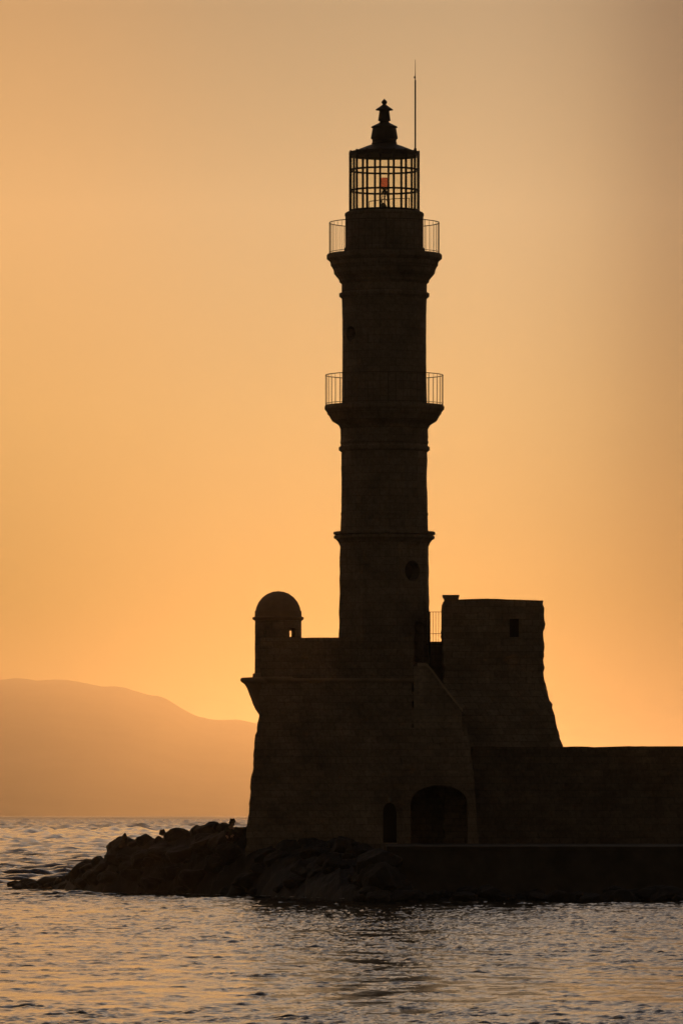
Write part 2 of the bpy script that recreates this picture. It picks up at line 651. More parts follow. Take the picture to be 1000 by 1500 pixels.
def build_hills():
    YR = 20000.0
    bm = bmesh.new()
    nx, ny = 320, 30
    grid = []
    for j in range(ny + 1):
        v = j / ny
        dy = (v - 0.5) * 2
        row = []
        for i in range(nx + 1):
            px = -1500 + 2180 * i / nx
            h = max(0.0, Z(interp(HILL, px), YR))
            f = max(0.0, 1 - abs(dy) ** 1.15)
            x = X(px, YR) * (1 + dy * 0.12)
            yy = YR + dy * 2600
            rough = noise.fractal(Vector((x * .0011, yy * .0011, 0.3)), 1.0, 2.0, 6)
            edge = noise.fractal(Vector((x * .006, 3.0, 0)), 1.0, 2.0, 4)
            z = h * f + rough * 70 * f * (1 - f) * 2 + (edge * 5.0 * f * f if h > 30 else 0) - 2.0
            if j == ny // 2:
                z = h + edge * 7.0 - 1
            row.append(bm.verts.new((x, yy, z)))
        grid.append(row)
    for j in range(ny):
        for i in range(nx):
            bm.faces.new((grid[j][i], grid[j][i + 1], grid[j + 1][i + 1], grid[j + 1][i]))
    o = obj('hills', bm, M_hill, None, True)
    tag(o, 'long hazy headland sloping down to the horizon behind the lighthouse', 'hills', kind='structure')


build_hills()

# ------------------------------------------------------------------ lighthouse
YT, AX = 260.0, 562.7
PXM = YT / FPX
TX = X(AX, YT)
TZ = Z(985, YT)
tower = empty('lighthouse', (TX, YT, TZ), 'tall tapering stone lighthouse with two railed galleries and a glazed lantern', 'lighthouse')


def TP(prof):
    """profile in photo pixels [(r, y)] top to bottom -> metres bottom to top"""
    return [(r * PXM, Z(y, YT)) for r, y in prof][::-1]


def ngon_profile(prof, n, a0, jit, seed, step=0.25):
    bm = bmesh.new()
    # many points per facet so that the masonry can be uneven
    sub = 6
    p = densify(TP(prof), step)
    rings = []
    for r, z in p:
        ring = []
        for k in range(n):
            A = Vector((math.sin(a0 + 2 * math.pi * k / n), -math.cos(a0 + 2 * math.pi * k / n), 0)) * r
            B = Vector((math.sin(a0 + 2 * math.pi * (k + 1) / n), -math.cos(a0 + 2 * math.pi * (k + 1) / n), 0)) * r
            for s in range(sub):
                q = A.lerp(B, s / sub)
                d = q.normalized()
                q += d * jit * noise.noise(Vector((q.x * 3 + seed, q.y * 3, z * 4.0)))
                ring.append(bm.verts.new((TX + q.x, YT + q.y, z)))
        rings.append(ring)
    m = len(rings[0])
    for A, B in zip(rings, rings[1:]):
        for k in range(m):
            bm.faces.new((A[k], A[(k + 1) % m], B[(k + 1) % m], B[k]))
    bm.faces.new(rings[0][::-1])
    bm.faces.new(rings[-1])
    return bm


OCT0 = R(17.5)
low = obj('lower_shaft', ngon_profile([(68.0, 796.5), (68.6, 850), (69.4, 900), (70.5, 1010)], 8, OCT0, 0.03, 1), M_tower, tower)
mid = obj('middle_shaft', ngon_profile([(64.4, 603), (64.2, 640), (63.3, 662), (62.8, 700), (63.6, 752), (64.6, 782)], 16, R(5), 0.022, 4), M_tower, tower)
bm = bmesh.new()
lathe(bm, TX, YT, densify(TP([(62.8, 372), (62.4, 432), (61.6, 460), (61.3, 500), (61.6, 560), (62.5, 597)]), 0.25), 64, 0, 0.012, 9)
upp = obj('upper_shaft', bm, M_tower, tower)


def band(name, prof, n=72, a0=0.0, jit=0.012, seed=0):
    bm = bmesh.new()
    lathe(bm, TX, YT, TP(prof), n, a0, jit, seed)
    return obj(name, bm, M_tower, tower)


# string courses and the two bracketed galleries
band('string_course', [(60, 427.5), (63.5, 428.5), (66, 430), (66, 434), (63.5, 436.5), (60, 437)], seed=2)
band('string_course', [(60, 645), (64.6, 646.5), (64.8, 649), (63.4, 651), (63.6, 653), (66.6, 655), (66.6, 659.5), (63.5, 662), (60, 663)], seed=3)
band('string_course', [(60, 750), (64.0, 751.5), (64.0, 755), (60, 756.5)], seed=5)
band('string_course', [(64, 808), (67.5, 809.5), (68.3, 811), (68.0, 814), (64, 816)], 8, OCT0, seed=6)
cor = band('cornice', [(60, 778), (74.5, 779.2), (75.0, 783), (71.5, 784.2), (74.0, 785.5), (74.0, 789), (70.5, 791), (67.5, 795), (66.0, 799), (64, 801)], 16, R(5), seed=7)
gal_up = band('gallery', [(58, 371.5), (83.2, 372), (84.4, 374), (84.4, 379), (81.6, 381.5), (79.6, 383), (78.8, 386), (78.6, 389), (76.5, 391.5), (74.6, 396), (73.8, 400.5),
                          (71.8, 403), (68.5, 407), (66.2, 410), (65.6, 413), (63.4, 415), (60, 416)], seed=11)
gal_low = band('gallery', [(58, 592), (86.2, 593.5), (87.8, 596), (87.4, 600), (84.2, 603.5), (83.2, 607), (81, 609), (79.2, 612.5), (76.6, 617), (74.2, 618.5), (70.5, 620.5),
                           (66.5, 623.5), (65.2, 627), (62.5, 630), (60, 631)], seed=12)


def railing(parent, rad, y_top, y_bot, nbar, ph):
    bm = bmesh.new()
    r = rad * PXM
    zt, zb = Z(y_top, YT), Z(y_bot, YT)
    ring = lambda z: [(TX + r * math.sin(a), YT - r * math.cos(a), z) for a in [2 * math.pi * k / 64 for k in range(64)]]
    tube(bm, ring(zt), 0.017, 6, True)
    tube(bm, ring(zb + 0.07), 0.012, 6, True)
    for k in range(nbar):
        a = ph + 2 * math.pi * k / nbar
        x, y = TX + r * math.sin(a), YT - r * math.cos(a)
        rr = 0.016 if k % 6 == 0 else 0.0085
        tube(bm, [(x, y, zb - 0.06), (x, y, zt)], rr, 6)
    return obj('railing', bm, M_rust, parent)


railing(gal_up, 80.3, 326.0, 372.2, 48, 0.03)
railing(gal_low, 86.0, 549.5, 594.0, 48, 0.06)

# round windows and the door, cut into the wall
def tower_hole(a_deg, y, rx, ry, y_half, rect=False):
    a = R(a_deg)
    d = Vector((math.sin(a), -math.cos(a), 0))
    s = Vector((math.cos(a), math.sin(a), 0))
    bm = bmesh.new()
    zc = Z(y, YT)
    if rect:
        ang = [(-1, -1), (1, -1), (1, .82), (.7, .95), (0, 1), (-.7, .95), (-1, .82)]
    else:
        ang = [(math.cos(2 * math.pi * k / 28), math.sin(2 * math.pi * k / 28)) for k in range(28)]
    A, B = [], []
    for cx, cz in ang:
        p = Vector((TX, YT, zc)) + s * cx * rx * PXM + Vector((0, 0, cz * ry * PXM))
        A.append(bm.verts.new(p + d * 2.4))
        B.append(bm.verts.new(p + d * 1.1))
    n = len(A)
    bm.faces.new(A)
    bm.faces.new(B[::-1])
    for k in range(n):
        bm.faces.new((A[k], B[k], B[(k + 1) % n], A[(k + 1) % n]))
    return bm


def tower_window(a_deg, y, rx, ry, rr, name='window', rect=False):
    """pane set deep in the opening, in a thin frame"""
    a = R(a_deg)
    d = Vector((math.sin(a), -math.cos(a), 0))
    s = Vector((math.cos(a), math.sin(a), 0))
    c = Vector((TX, YT, Z(y, YT)))
    bm = bmesh.new()
    pts = [(math.cos(2 * math.pi * k / 28), math.sin(2 * math.pi * k / 28)) for k in range(28)]
    if rect:
        pts = [(-1, -1), (1, -1), (1, .82), (.7, .95), (0, 1), (-.7, .95), (-1, .82)]
    A, B = [], []
    for cx, cz in pts:
        p = c + s * cx * rx * PXM * 1.1 + Vector((0, 0, cz * ry * PXM * 1.1))
        A.append(bm.verts.new(p + d * (rr + .03)))
        B.append(bm.verts.new(p + d * (rr - .03)))
    bm.faces.new(A)
    bm.faces.new(B[::-1])
    n = len(A)
    for k in range(n):
        bm.faces.new((A[k], B[k], B[(k + 1) % n], A[(k + 1) % n]))
    return obj(name, bm, M_dark, tower)


cut(low, [tower_hole(40, 838, 14.5, 15, 0), tower_hole(50, 941, 8, 30, 0, True)])
cut(upp, [tower_hole(-54, 491, 11, 11, 0)])
tower_window(40, 838, 14.5, 15, 1.16)
tower_window(-54, 491, 11, 11, 1.16)
tower_window(50, 941, 8, 30, 1.16, 'door', True)

# lantern wall
band('lantern_wall', [(50, 310.2), (55.6, 310.6), (57.8, 312.5), (58.0, 316), (57.2, 317), (57.2, 362), (58.6, 364), (58.6, 372.5)], seed=14, jit=0.004)

# glazed lantern: frame, panes
LR = 51.0 * PXM
zL0, zL1 = Z(311, YT), Z(222, YT)
NM = 16
PH = R(-7.2)
bm = bmesh.new()
ringpt = lambda a, r, z: (TX + r * math.sin(a), YT - r * math.cos(a), z)
for k in range(NM):
    a = PH + 2 * math.pi * k / NM
    d = Vector((math.sin(a), -math.cos(a), 0))
    s = Vector((math.cos(a), math.sin(a), 0))
    c = Vector((TX, YT, 0)) + d * LR
    hw, hd = 0.037, 0.026
    vs = []
    for z in (zL0 - 0.05, zL1 + 0.03):
        for u, v in ((-1, -1), (1, -1), (1, 1), (-1, 1)):
            vs.append(bm.verts.new(c + s * u * hw + d * v * hd + Vector((0, 0, z))))
    for f in ((0, 1, 5, 4), (1, 2, 6, 5), (2, 3, 7, 6), (3, 0, 4, 7), (0, 3, 2, 1), (4, 5, 6, 7)):
        bm.faces.new([vs[i] for i in f])
for y, hh in ((249, .034), (279, .034), (309.2, .05), (225.5, .09)):
    z = Z(y, YT)
    lathe(bm, TX, YT, [(LR - .032, z - hh), (LR + .032, z - hh), (LR + .032, z + hh), (LR - .032, z + hh)], NM, PH, closed=True)
obj('lantern_frame', bm, M_zinc, tower)
for k in range(NM):
    a0, a1 = PH + 2 * math.pi * k / NM, PH + 2 * math.pi * (k + 1) / NM
    am = (a0 + a1) / 2
    d = Vector((math.sin(am), -math.cos(am), 0))
    p0, p1 = Vector(ringpt(a0, LR, 0)), Vector(ringpt(a1, LR, 0))
    p0, p1 = p0.lerp(p1, .07), p1.lerp(p0, .07)
    bm = bmesh.new()
    v = [bm.verts.new(p) for p in (p0 + Vector((0, 0, zL0)), p1 + Vector((0, 0, zL0)), p1 + Vector((0, 0, zL1)), p0 + Vector((0, 0, zL1)))]
    bm.faces.new(v)
    obj('glass_pane', bm, M_glass, tower)

# roof with ventilator and finial (profile measured top to bottom)
def ZP(lst):
    return [(r / 7.692, 140 + y / 7.692) for r, y in lst]


bm = bmesh.new()
lathe(bm, TX, YT, TP(ZP([(118, 538), (138, 546), (200, 566), (300, 606), (398, 648), (401, 655), (398, 662), (340, 655), (0, 630)])), 48)
roof = obj('lantern_roof', bm, M_zinc, tower)
bm = bmesh.new()
lathe(bm, TX, YT, TP(ZP([(20, 96), (34, 108), (97, 152), (98, 160), (60, 166), (56, 172), (70, 274), (68, 281), (52, 286), (52, 296), (70, 308), (138, 342), (148, 348), (148, 358), (130, 364),
                         (134, 372), (152, 474), (150, 484), (136, 492), (136, 520), (146, 540), (60, 545)])), 40)
obj('ventilator', bm, M_zinc, roof)
bm = bmesh.new()
lathe(bm, TX, YT, TP(ZP([(0, 28), (6, 38), (20, 50), (31, 64), (32, 76), (24, 90), (12, 98), (16, 104), (16, 112)])), 24)
obj('finial', bm, M_zinc, roof)
# beacon inside
bm = bmesh.new()
lx, ly = X(563.2, YT), YT
lathe(bm, lx, ly, [(0.135, Z(275, YT)), (0.145, Z(274, YT)), (0.145, Z(261, YT)), (0.135, Z(260, YT))], 20)
bl = bmesh.new()
lathe(bl, lx, ly, [(.05, Z(311, YT)), (.028, Z(300, YT)), (.028, Z(284, YT)), (.12, Z(282.5, YT)), (.12, Z(280.5, YT)), (.05, Z(278, YT)), (.15, Z(276, YT)), (.15, Z(275, YT))], 20)
for q in range(4):
    a = q * 1.571 + .5
    tube(bl, [(lx + .24 * math.sin(a), ly - .24 * math.cos(a), Z(311, YT)), (lx + .17 * math.sin(a), ly - .17 * math.cos(a), Z(276, YT))], .014, 6)
    b0 = a + 1.571
    tube(bl, [(lx + .22 * math.sin(a), ly - .22 * math.cos(a), Z(298, YT)), (lx + .19 * math.sin(b0), ly - .19 * math.cos(b0), Z(285, YT))], .010, 6)
lathe(bl, X(561, YT), ly - .45, [(.16, Z(311, YT)), (.15, Z(304, YT)), (.09, Z(300, YT)), (.03, Z(298, YT))], 14)
beacon = obj('beacon_stand', bl, M_zinc, tower)
obj('lamp_glass', bm, M_red, beacon)
bm = bmesh.new()
rl = 38 * PXM
pts = [(TX + rl * math.sin(R(a)), YT - rl * math.cos(R(a)), Z(297.5 - 6.5 * i / 12, YT)) for i, a in enumerate([-36 + 9.0 * q for q in range(13)])]
tube(bm, pts, .016, 6)
tube(bm, [pts[0], (pts[0][0], pts[0][1], Z(311, YT))], .016, 6)
tube(bm, [pts[-1], (pts[-1][0], pts[-1][1], Z(311, YT))], .016, 6)
obj('inner_handrail', bm, M_iron, tower)
bm = bmesh.new()
rx = X(607.8, YT)
tube(bm, [(rx, YT - .55, Z(225, YT)), (rx, YT - .55, Z(119, YT))], 0.030, 8)
tube(bm, [(rx, YT - .55, Z(119, YT)), (rx, YT - .55, Z(89, YT))], 0.015, 8, r_end=0.007)
tube(bm, [(rx - .03, YT - .55, Z(116.5, YT)), (rx - .03, YT - .55, Z(113.5, YT))], 0.026, 8)
box(bm, rx - .05, rx + .05, YT - .62, YT - .48, Z(226.5, YT), Z(219, YT))
obj('lightning_rod', bm, M_iron, tower)

# ------------------------------------------------------------------ bastion
YB = 252.0
ZQ = 1.92


def yfront(z):
    zt = Z(995, YB)
    return YB - 1.6 * max(0.0, (zt - z)) / (zt - 0.5)


bast = empty('stone_bastion', (X(490, YB), 255, ZQ), 'massive battered stone bastion with arched gateway carrying the lighthouse', 'fortification')
lev = []
for py, pl in ((1262, 359), (1222, 362), (1200, 363.5), (1150, 368.5), (1100, 373), (1060, 377), (1046, 380.5), (1000, 381), (934, 381)):
    yf = yfront(Z(py, 251))
    lev.append((Z(py, yf), X(pl, yf), X(605, yf), yf, 266.0))
o = obj('wall', masonry_box(lev, seed=3, jit=0.04, edge=0.06, topjit=lambda x: .004 + .022 * x / 3 + .008 * noise.noise(Vector((x * 2, 0, 0)))), M_wall, bast)
# string course round the top
bm = bmesh.new()
zc = Z(997, YB)
yf = yfront(zc)
tube(bm, [(X(366, YB), yf - .02, zc), (X(500, YB), yf - .03, zc), (X(612, YB), yf - .02, zc)], .085, 10)
tube(bm, [(X(379, YB), yf + .6, zc), (X(379, YB), 262, zc), (X(379, YB), 265.5, zc)], .085, 10)
obj('string_course', bm, M_plaster, bast)
# stair flank falling to the right of the tower
ysf = 251.7
def PO(lst, Y):
    return [(X(a, Y), Z(b, Y)) for a, b in lst]
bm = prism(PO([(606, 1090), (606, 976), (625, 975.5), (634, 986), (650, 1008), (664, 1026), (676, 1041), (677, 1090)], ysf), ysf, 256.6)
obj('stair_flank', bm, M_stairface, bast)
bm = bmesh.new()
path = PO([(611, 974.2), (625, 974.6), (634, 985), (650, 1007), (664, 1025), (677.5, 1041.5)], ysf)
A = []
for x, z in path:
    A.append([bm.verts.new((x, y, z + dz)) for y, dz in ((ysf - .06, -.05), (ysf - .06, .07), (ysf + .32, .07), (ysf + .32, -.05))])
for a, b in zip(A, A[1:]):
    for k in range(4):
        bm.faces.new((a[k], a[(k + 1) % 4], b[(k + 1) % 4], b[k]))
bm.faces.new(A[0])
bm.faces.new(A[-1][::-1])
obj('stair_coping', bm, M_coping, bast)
# gateway block with the arch
lev = []
for py, pr in ((1262, 703), (1240, 701), (1150, 694), (1100, 689), (1066, 684)):
    yf = yfront(Z(py, 251)) - 0.12
    lev.append((Z(py, yf), X(588, yf), X(pr, yf), yf, 257.0))
gate = obj('gateway', masonry_box(lev, seed=8, jit=0.03, edge=0.03), M_wall, bast)
ya = 250.4
arch = [(602, 1252), (601, 1180)] + [(643 + 42 * math.cos(R(180 - 12 * k)) , 1182 - 31 * math.sin(R(12 * k)) ** .8) for k in range(1, 15)] + [(685, 1180), (685, 1252)]
cut(gate, [prism(PO(arch, ya), 247, 254.5)])
DR = [(561, 1252), (561, 1188), (563, 1181), (567, 1177), (572, 1176), (577, 1179), (580, 1184), (581, 1190), (581, 1252)]
cut(o, [prism(PO(DR, ya), 247, 251.9), prism(PO([(599.5, 1254), (599.5, 1160), (640, 1160), (640, 1254)], ya), 247, 254.4)])
bm = bmesh.new()
ring = [(643 + 42.6 * math.cos(R(180 - 12 * k)), 1182 - 31.6 * math.sin(R(12 * k)) ** .8) for k in range(1, 15)]
ring2 = [(643 + 50 * math.cos(R(180 - 12 * k)), 1182 - 38.5 * math.sin(R(12 * k)) ** .8) for k in range(1, 15)]
A = []
for (a, b), (c, d) in zip(ring, ring2):
    yy = yfront(Z(b, ya)) - .12
    A.append([bm.verts.new((X(a, ya), yy - .06, Z(b, ya))), bm.verts.new((X(c, ya), yy - .04, Z(d, ya))),
              bm.verts.new((X(c, ya), yy + .1, Z(d, ya))), bm.verts.new((X(a, ya), yy + .1, Z(b, ya)))])
for a, b in zip(A, A[1:]):
    for k in range(4):
        bm.faces.new((a[k], a[(k + 1) % 4], b[(k + 1) % 4], b[k]))
bm.faces.new(A[0])
bm.faces.new(A[-1][::-1])
obj('arch_surround', bm, M_wall, bast)
bm = prism(PO([(559, 1252), (559, 1174), (583, 1174), (583, 1252)], ya), 251.75, 251.85)
obj('door', bm, M_dark, bast)
bm = bmesh.new()
yy = yfront(Z(1171, ya)) 
lathe(bm, X(570.5, ya), yy - .1, [(.03, Z(1175, ya)), (.075, Z(1174, ya)), (.085, Z(1171.5, ya)), (.06, Z(1169.5, ya)), (.02, Z(1168.8, ya))], 16)
box(bm, X(570.5, ya) - .02, X(570.5, ya) + .02, yy - .06, yy + .1, Z(1170.6, ya), Z(1169.6, ya))
obj('wall_lamp', bm, M_shoe, bast)
# terrace wall between the tower and the blockhouse
bm = masonry_box([(Z(1100, 261), X(617, 261), X(668, 261), 261, 262.2), (Z(940, 261), X(617, 261), X(668, 261), 261, 262.2)], seed=5)
obj('terrace_wall', bm, M_wall, bast)

# iron gate railing on the terrace
gr = empty('iron_railing', (X(640, 259), 259, Z(975, 259)), 'short iron railing with thick post between lighthouse and blockhouse', 'railing')
bm = bmesh.new()
yg = 259.0
box(bm, X(627.6, yg), X(630.2, yg), yg - .035, yg + .035, Z(985, yg), Z(896, yg))
obj('post', bm, M_iron, gr)
bm = bmesh.new()
for y in (896.5, 928.5):
    tube(bm, [(X(624, yg), yg, Z(y, yg)), (X(654, yg), yg, Z(y, yg))], .012, 6)
tube(bm, [(X(624, yg), yg, Z(944, yg)), (X(654, yg), yg, Z(944, yg))], .012, 6)
for x in (634.0, 638.0, 642.2, 646.4, 650.4):
    tube(bm, [(X(x, yg), yg, Z(945, yg)), (X(x, yg), yg, Z(896.5, yg))], .010, 6)
obj('bars', bm, M_iron, gr)

# ------------------------------------------------------------------ sentry turret
YS, SX = 253.2, 407.3
sp = YS / FPX
tur = empty('sentry_turret', (X(SX, YS), YS, Z(1000, YS)), 'small round domed sentry turret corbelled out from the bastion corner', 'turret')
SP = lambda lst: [(r * sp, Z(y, YS)) for r, y in lst][::-1]
bm = bmesh.new()
outer = [(34.0, 908), (34.2, 950), (34.2, 994)]
inner = [(24, 994), (24, 908)]
lathe(bm, X(SX, YS), YS, densify([(r * sp, Z(y, YS)) for r, y in outer], .2) + [(r * sp, Z(y, YS)) for r, y in inner], 56, 0, .006, 2, closed=True)
tw = obj('wall', bm, M_turret, tur)
def ybox(px0, px1, py0, py1, y0, y1):
    b_ = bmesh.new()
    box(b_, X(px0, YS), X(px1, YS), y0, y1, Z(py1, YS), Z(py0, YS))
    return b_
cut(tw, [ybox(423.2, 434, 920, 934, YS - 2, YS), ybox(423.9, 426.5, 923.5, 932.5, YS, YS + 2), ybox(385.5, 390.5, 923.5, 930.5, YS - 2, YS)])
bm = bmesh.new()
dome = [(0, 866), (8, 866.9), (16, 870), (23, 875.2), (28.5, 882), (32, 889.5), (33.2, 894.5), (34.2, 895.5), (34.2, 903.5), (37.4, 904.2), (37.6, 907), (35.5, 909), (26, 909)]
inn = [(24, 906), (22, 892), (14, 880), (0, 875)]
lathe(bm, X(SX, YS), YS, SP(dome)[0:0] + [(r * sp, Z(y, YS)) for r, y in dome] + [(r * sp, Z(y, YS)) for r, y in inn], 56, 0, .003, 4)
obj('dome', bm, M_dome, tur, False)
bm = bmesh.new()
lathe(bm, X(SX, YS), YS, SP([(30, 986), (37, 987), (37.4, 991), (37.2, 992.5), (53.6, 993), (55.3, 995), (55.3, 998), (53.5, 1000), (49.5, 1002.5), (45.5, 1009), (42.5, 1017), (39.5, 1025), (37, 1032),
                             (33, 1040), (27.5, 1048), (20, 1058), (10, 1068), (0, 1078)]), 56, 0, .012, 6)
obj('corbel', bm, M_plaster, tur)

# ------------------------------------------------------------------ blockhouse
YK = 255.0
blk = empty('stone_blockhouse', (X(725, YK), 258, ZQ), 'square stone blockhouse with small window and splayed foot above the harbour wall', 'building')
lev = []
for py, pr, dyf in ((1262, 838, -2.2), (1094, 824, -1.3), (1065, 815, -.85), (1036, 807.5, -.5), (1012, 800.5, -.12), (996, 796.8, 0), (980, 796, 0), (879, 795.3, 0)):
    yf = YK + dyf
    lev.append((Z(py, yf), X(650.6, yf), X(pr, yf), yf, 262.0))
TOPB = [(650, 0.0), (672, .02), (712, .055), (760, .012), (796, -.02)]
o = obj('wall', masonry_box(lev, seed=21, jit=0.05, edge=0.055, course=.27, topjit=lambda x: interp(TOPB, 500 + x / YK * FPX) + .012 * noise.noise(Vector((x * 2.5, 1, 0)))), M_block, blk)
b_ = bmesh.new()
box(b_, X(746, YK), X(760, YK), YK - 1, YK + .55, Z(933.5, YK), Z(906, YK))
cut(o, [b_])
bm = bmesh.new()
box(bm, X(744.5, YK), X(761.5, YK), YK + .45, YK + .5, Z(935, YK), Z(904.5, YK))
obj('window', bm, M_dark, blk)
bm = bmesh.new()
yp = YK + .25
lv = [(884, 652, 669.5), (880, 651.5, 670.4), (876.5, 649.6, 671.4), (875, 648.4, 672.2), (871.6, 648, 672.4)]
A = []
for y, a, c in lv:
    A.append([bm.verts.new(p) for p in ((X(a, yp), yp - .03 - (884 - y) * .008, Z(y, yp)), (X(c, yp), yp - .03 - (884 - y) * .008, Z(y, yp)), (X(c, yp), yp + .75, Z(y, yp)), (X(a, yp), yp + .75, Z(y, yp)))])
for a, b2 in zip(A, A[1:]):
    for k in range(4):
        bm.faces.new((a[k], a[(k + 1) % 4], b2[(k + 1) % 4], b2[k]))
bm.faces.new(A[0][::-1])
bm.faces.new(A[-1])
obj('corner_pier', bm, M_plaster, blk)

# ------------------------------------------------------------------ harbour wall
hw = empty('harbour_wall', (X(900, YB), 253, ZQ), 'long low dark stone harbour wall running right from the blockhouse', 'wall')
lev = [(Z(1262, 251.2), X(690, 251.2), 60.0, 251.2, 255), (Z(1104, YB), X(690, YB), 60.0, YB - .2, 254.6)]
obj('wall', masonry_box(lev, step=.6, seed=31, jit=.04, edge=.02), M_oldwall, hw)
bm = masonry_box([(Z(1104, YB), X(691, YB), 60.02, YB - .26, 254.7), (Z(1094.5, YB), X(691, YB), 60.02, YB - .24, 254.7)], step=.25, seed=33, jit=.025, edge=.02,
                 topjit=lambda x: .035 * noise.noise(Vector((math.floor(x / .7) * 1.37, 5, 0))) + (.022 if x > X(905, YB) else 0) + .012 * noise.noise(Vector((x * 3, 2, 0))))
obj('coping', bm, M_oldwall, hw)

# ------------------------------------------------------------------ quay and rocky shore
def quay():
    bm = bmesh.new()
    nx = 120
    x0, x1 = X(566, 239), 62.0
    prof = [(238.6, -0.8), (238.9, 0.6), (239.05, ZQ - .16), (239.0, ZQ - .15), (239.02, ZQ - .01), (239.1, ZQ), (245, ZQ + .03), (262, ZQ + .06), (262, -.8)]
    rows = []
    for i in range(nx + 1):
        x = x0 + (x1 - x0) * (i / nx)
        j = noise.noise(Vector((x * .8, 0, 0)))
        rows.append([bm.verts.new((x, y + .05 * j + (.04 * noise.noise(Vector((x * 2, z * 3, 1))) if z < 1 else 0), z + (.015 * noise.noise(Vector((x * 1.3, y, 4))) if z > 1 else 0))) for y, z in prof])
    for a, b2 in zip(rows, rows[1:]):
        for k in range(len(prof)):
            k2 = (k + 1) % len(prof)
            bm.faces.new((a[k], a[k2], b2[k2], b2[k]))
    bm.faces.new(rows[0])
    bm.faces.new(rows[-1][::-1])
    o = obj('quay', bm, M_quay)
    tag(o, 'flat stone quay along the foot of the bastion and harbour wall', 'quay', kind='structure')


quay()

OUT = [(-30, 1330), (4, 1308), (10, 1302), (14, 1293), (30, 1289), (52, 1288), (96, 1286), (99, 1277), (124, 1265), (138, 1256), (153, 1254), (156, 1243), (162, 1232), (182, 1228), (200, 1229.5), (216, 1222.5),
       (234, 1224.5), (244, 1220), (260, 1215.5), (278, 1220), (284, 1212.5), (304, 1207), (320, 1209), (330, 1206), (337, 1212), (341, 1217), (360, 1211), (400, 1216), (470, 1226), (540, 1238), (600, 1262), (640, 1300)]
YW = [(-30, 276), (10, 272), (60, 268), (100, 264), (150, 256), (240, 253), (360, 249), (430, 243), (500, 238.2), (560, 236.8), (640, 237.2)]


def shore_h(px, y):
    """height of the rocky ground"""
    yw = interp(YW, px)
    yr = max(yw + 3.2, min(252.5, yw + 9)) if px > 200 else yw + 3.2
    h = Z(interp(OUT, px), yr) - .13
    if h < .02:
        return h - .6, yw, yr
    if y < yr:
        t_ = (y - yw) / (yr - yw)
        z = -0.25 + (h + .25) * max(t_, -0.4) ** .62 if t_ > 0 else -0.25 + t_ * 1.2
    else:
        t_ = (y - yr) / 5.0
        z = h if (px > 372) else h * (1 - t_ ** 1.5) - .6 * t_
    return z, yw, yr


def shore():
    bm = bmesh.new()
    nx, ny = 230, 74
    G = []
    for i in range(nx + 1):
        px = -30 + 670 * i / nx
        yw = interp(YW, px)
        row = []
        for j in range(ny + 1):
            y = yw - 2.2 + 21 * j / ny
            z, _, yr = shore_h(px, y)
            x = X(px, yr)
            n = noise.fractal(Vector((x * .9, y * .9, 2.0)), 1.0, 2.0, 5)
            c = noise.cell(Vector((x * .8, y * .55, 1.0)))
            z += .16 * n * (1 if y < yr - 1 or px > 372 else .12) + (.08 if y < yr - .8 else .0) * (c - .5)
            row.append(bm.verts.new((x, y, max(z, -1.2))))
        G.append(row)
    for a, b2 in zip(G, G[1:]):
        for k in range(ny):
            bm.faces.new((a[k], b2[k], b2[k + 1], a[k + 1]))
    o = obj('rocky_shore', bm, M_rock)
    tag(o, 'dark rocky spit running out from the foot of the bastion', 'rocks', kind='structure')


shore()


def boulder_mesh(seed):
    r_ = random.Random(seed)
    bm = bmesh.new()
    bmesh.ops.create_icosphere(bm, subdivisions=4, radius=1.0)
    planes = []
    for _ in range(11):
        d = Vector((r_.gauss(0, 1), r_.gauss(0, 1), r_.gauss(0, 1))).normalized()
        planes.append((d, r_.uniform(.56, .9)))
    off = Vector((r_.uniform(0, 50), r_.uniform(0, 50), 0))
    for v in bm.verts:
        p = v.co.copy()
        for d, h in planes:
            q = p.dot(d)
            if q > h:
                p -= d * (q - h) * .94
        p *= 1 + .15 * noise.fractal(p * 1.4 + off, 1.0, 2.0, 5)
        v.co = p
    me = bpy.data.meshes.new('boulder')
    bm.to_mesh(me)
    bm.free()
    me.materials.append(M_rock)
    return me


BM = [boulder_mesh(s) for s in range(100, 112)]


def boulder(px, y, z, sx, sy, sz, label, group, seed):
    r_ = random.Random(seed)
    o = bpy.data.objects.new('boulder', r_.choice(BM))
    col.objects.link(o)
    o.location = (X(px, y), y, z)
    o.scale = (sx, sy, sz)
    o.rotation_euler = (r_.uniform(-.3, .3), r_.uniform(-.3, .3), r_.uniform(0, 6.28))
    return tag(o, label, 'rock', group)


# skyline boulders: (photo x, top y, half width px, half height px)
k = 0
for px, ty, w_, h_ in ((22, 1290, 12, 9), (46, 1287.5, 18, 9), (76, 1286, 20, 9), (90, 1285.5, 14, 9), (108, 1274, 15, 12), (126, 1263.5, 26, 17), (145, 1254, 13, 14), (167, 1230, 13, 15), (181, 1227, 20, 14), (199, 1229, 13, 12),
                       (216, 1221.5, 17, 13), (232, 1224.5, 9, 8), (247, 1219, 9, 9), (261, 1214.5, 18, 13), (276, 1219, 9, 9), (288, 1211, 10, 11), (304, 1205.5, 19, 14), (318, 1208, 10, 9), (329, 1205, 11, 11), (353, 1211.5, 15, 12), (366, 1210, 9, 12)):
    _, yw, yr = shore_h(px, 250)
    s = yr / FPX
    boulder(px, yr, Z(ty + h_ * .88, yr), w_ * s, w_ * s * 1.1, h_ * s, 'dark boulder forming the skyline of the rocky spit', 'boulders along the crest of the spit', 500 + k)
    k += 1
_, yw, yr = shore_h(238, 250)
s = yr / FPX
boulder(238.2, yr + .1, Z(1220.5, yr), 6.5 * s, 6 * s, 6.5 * s, 'small blocky stone perched alone on the crest of the spit', None, 77)
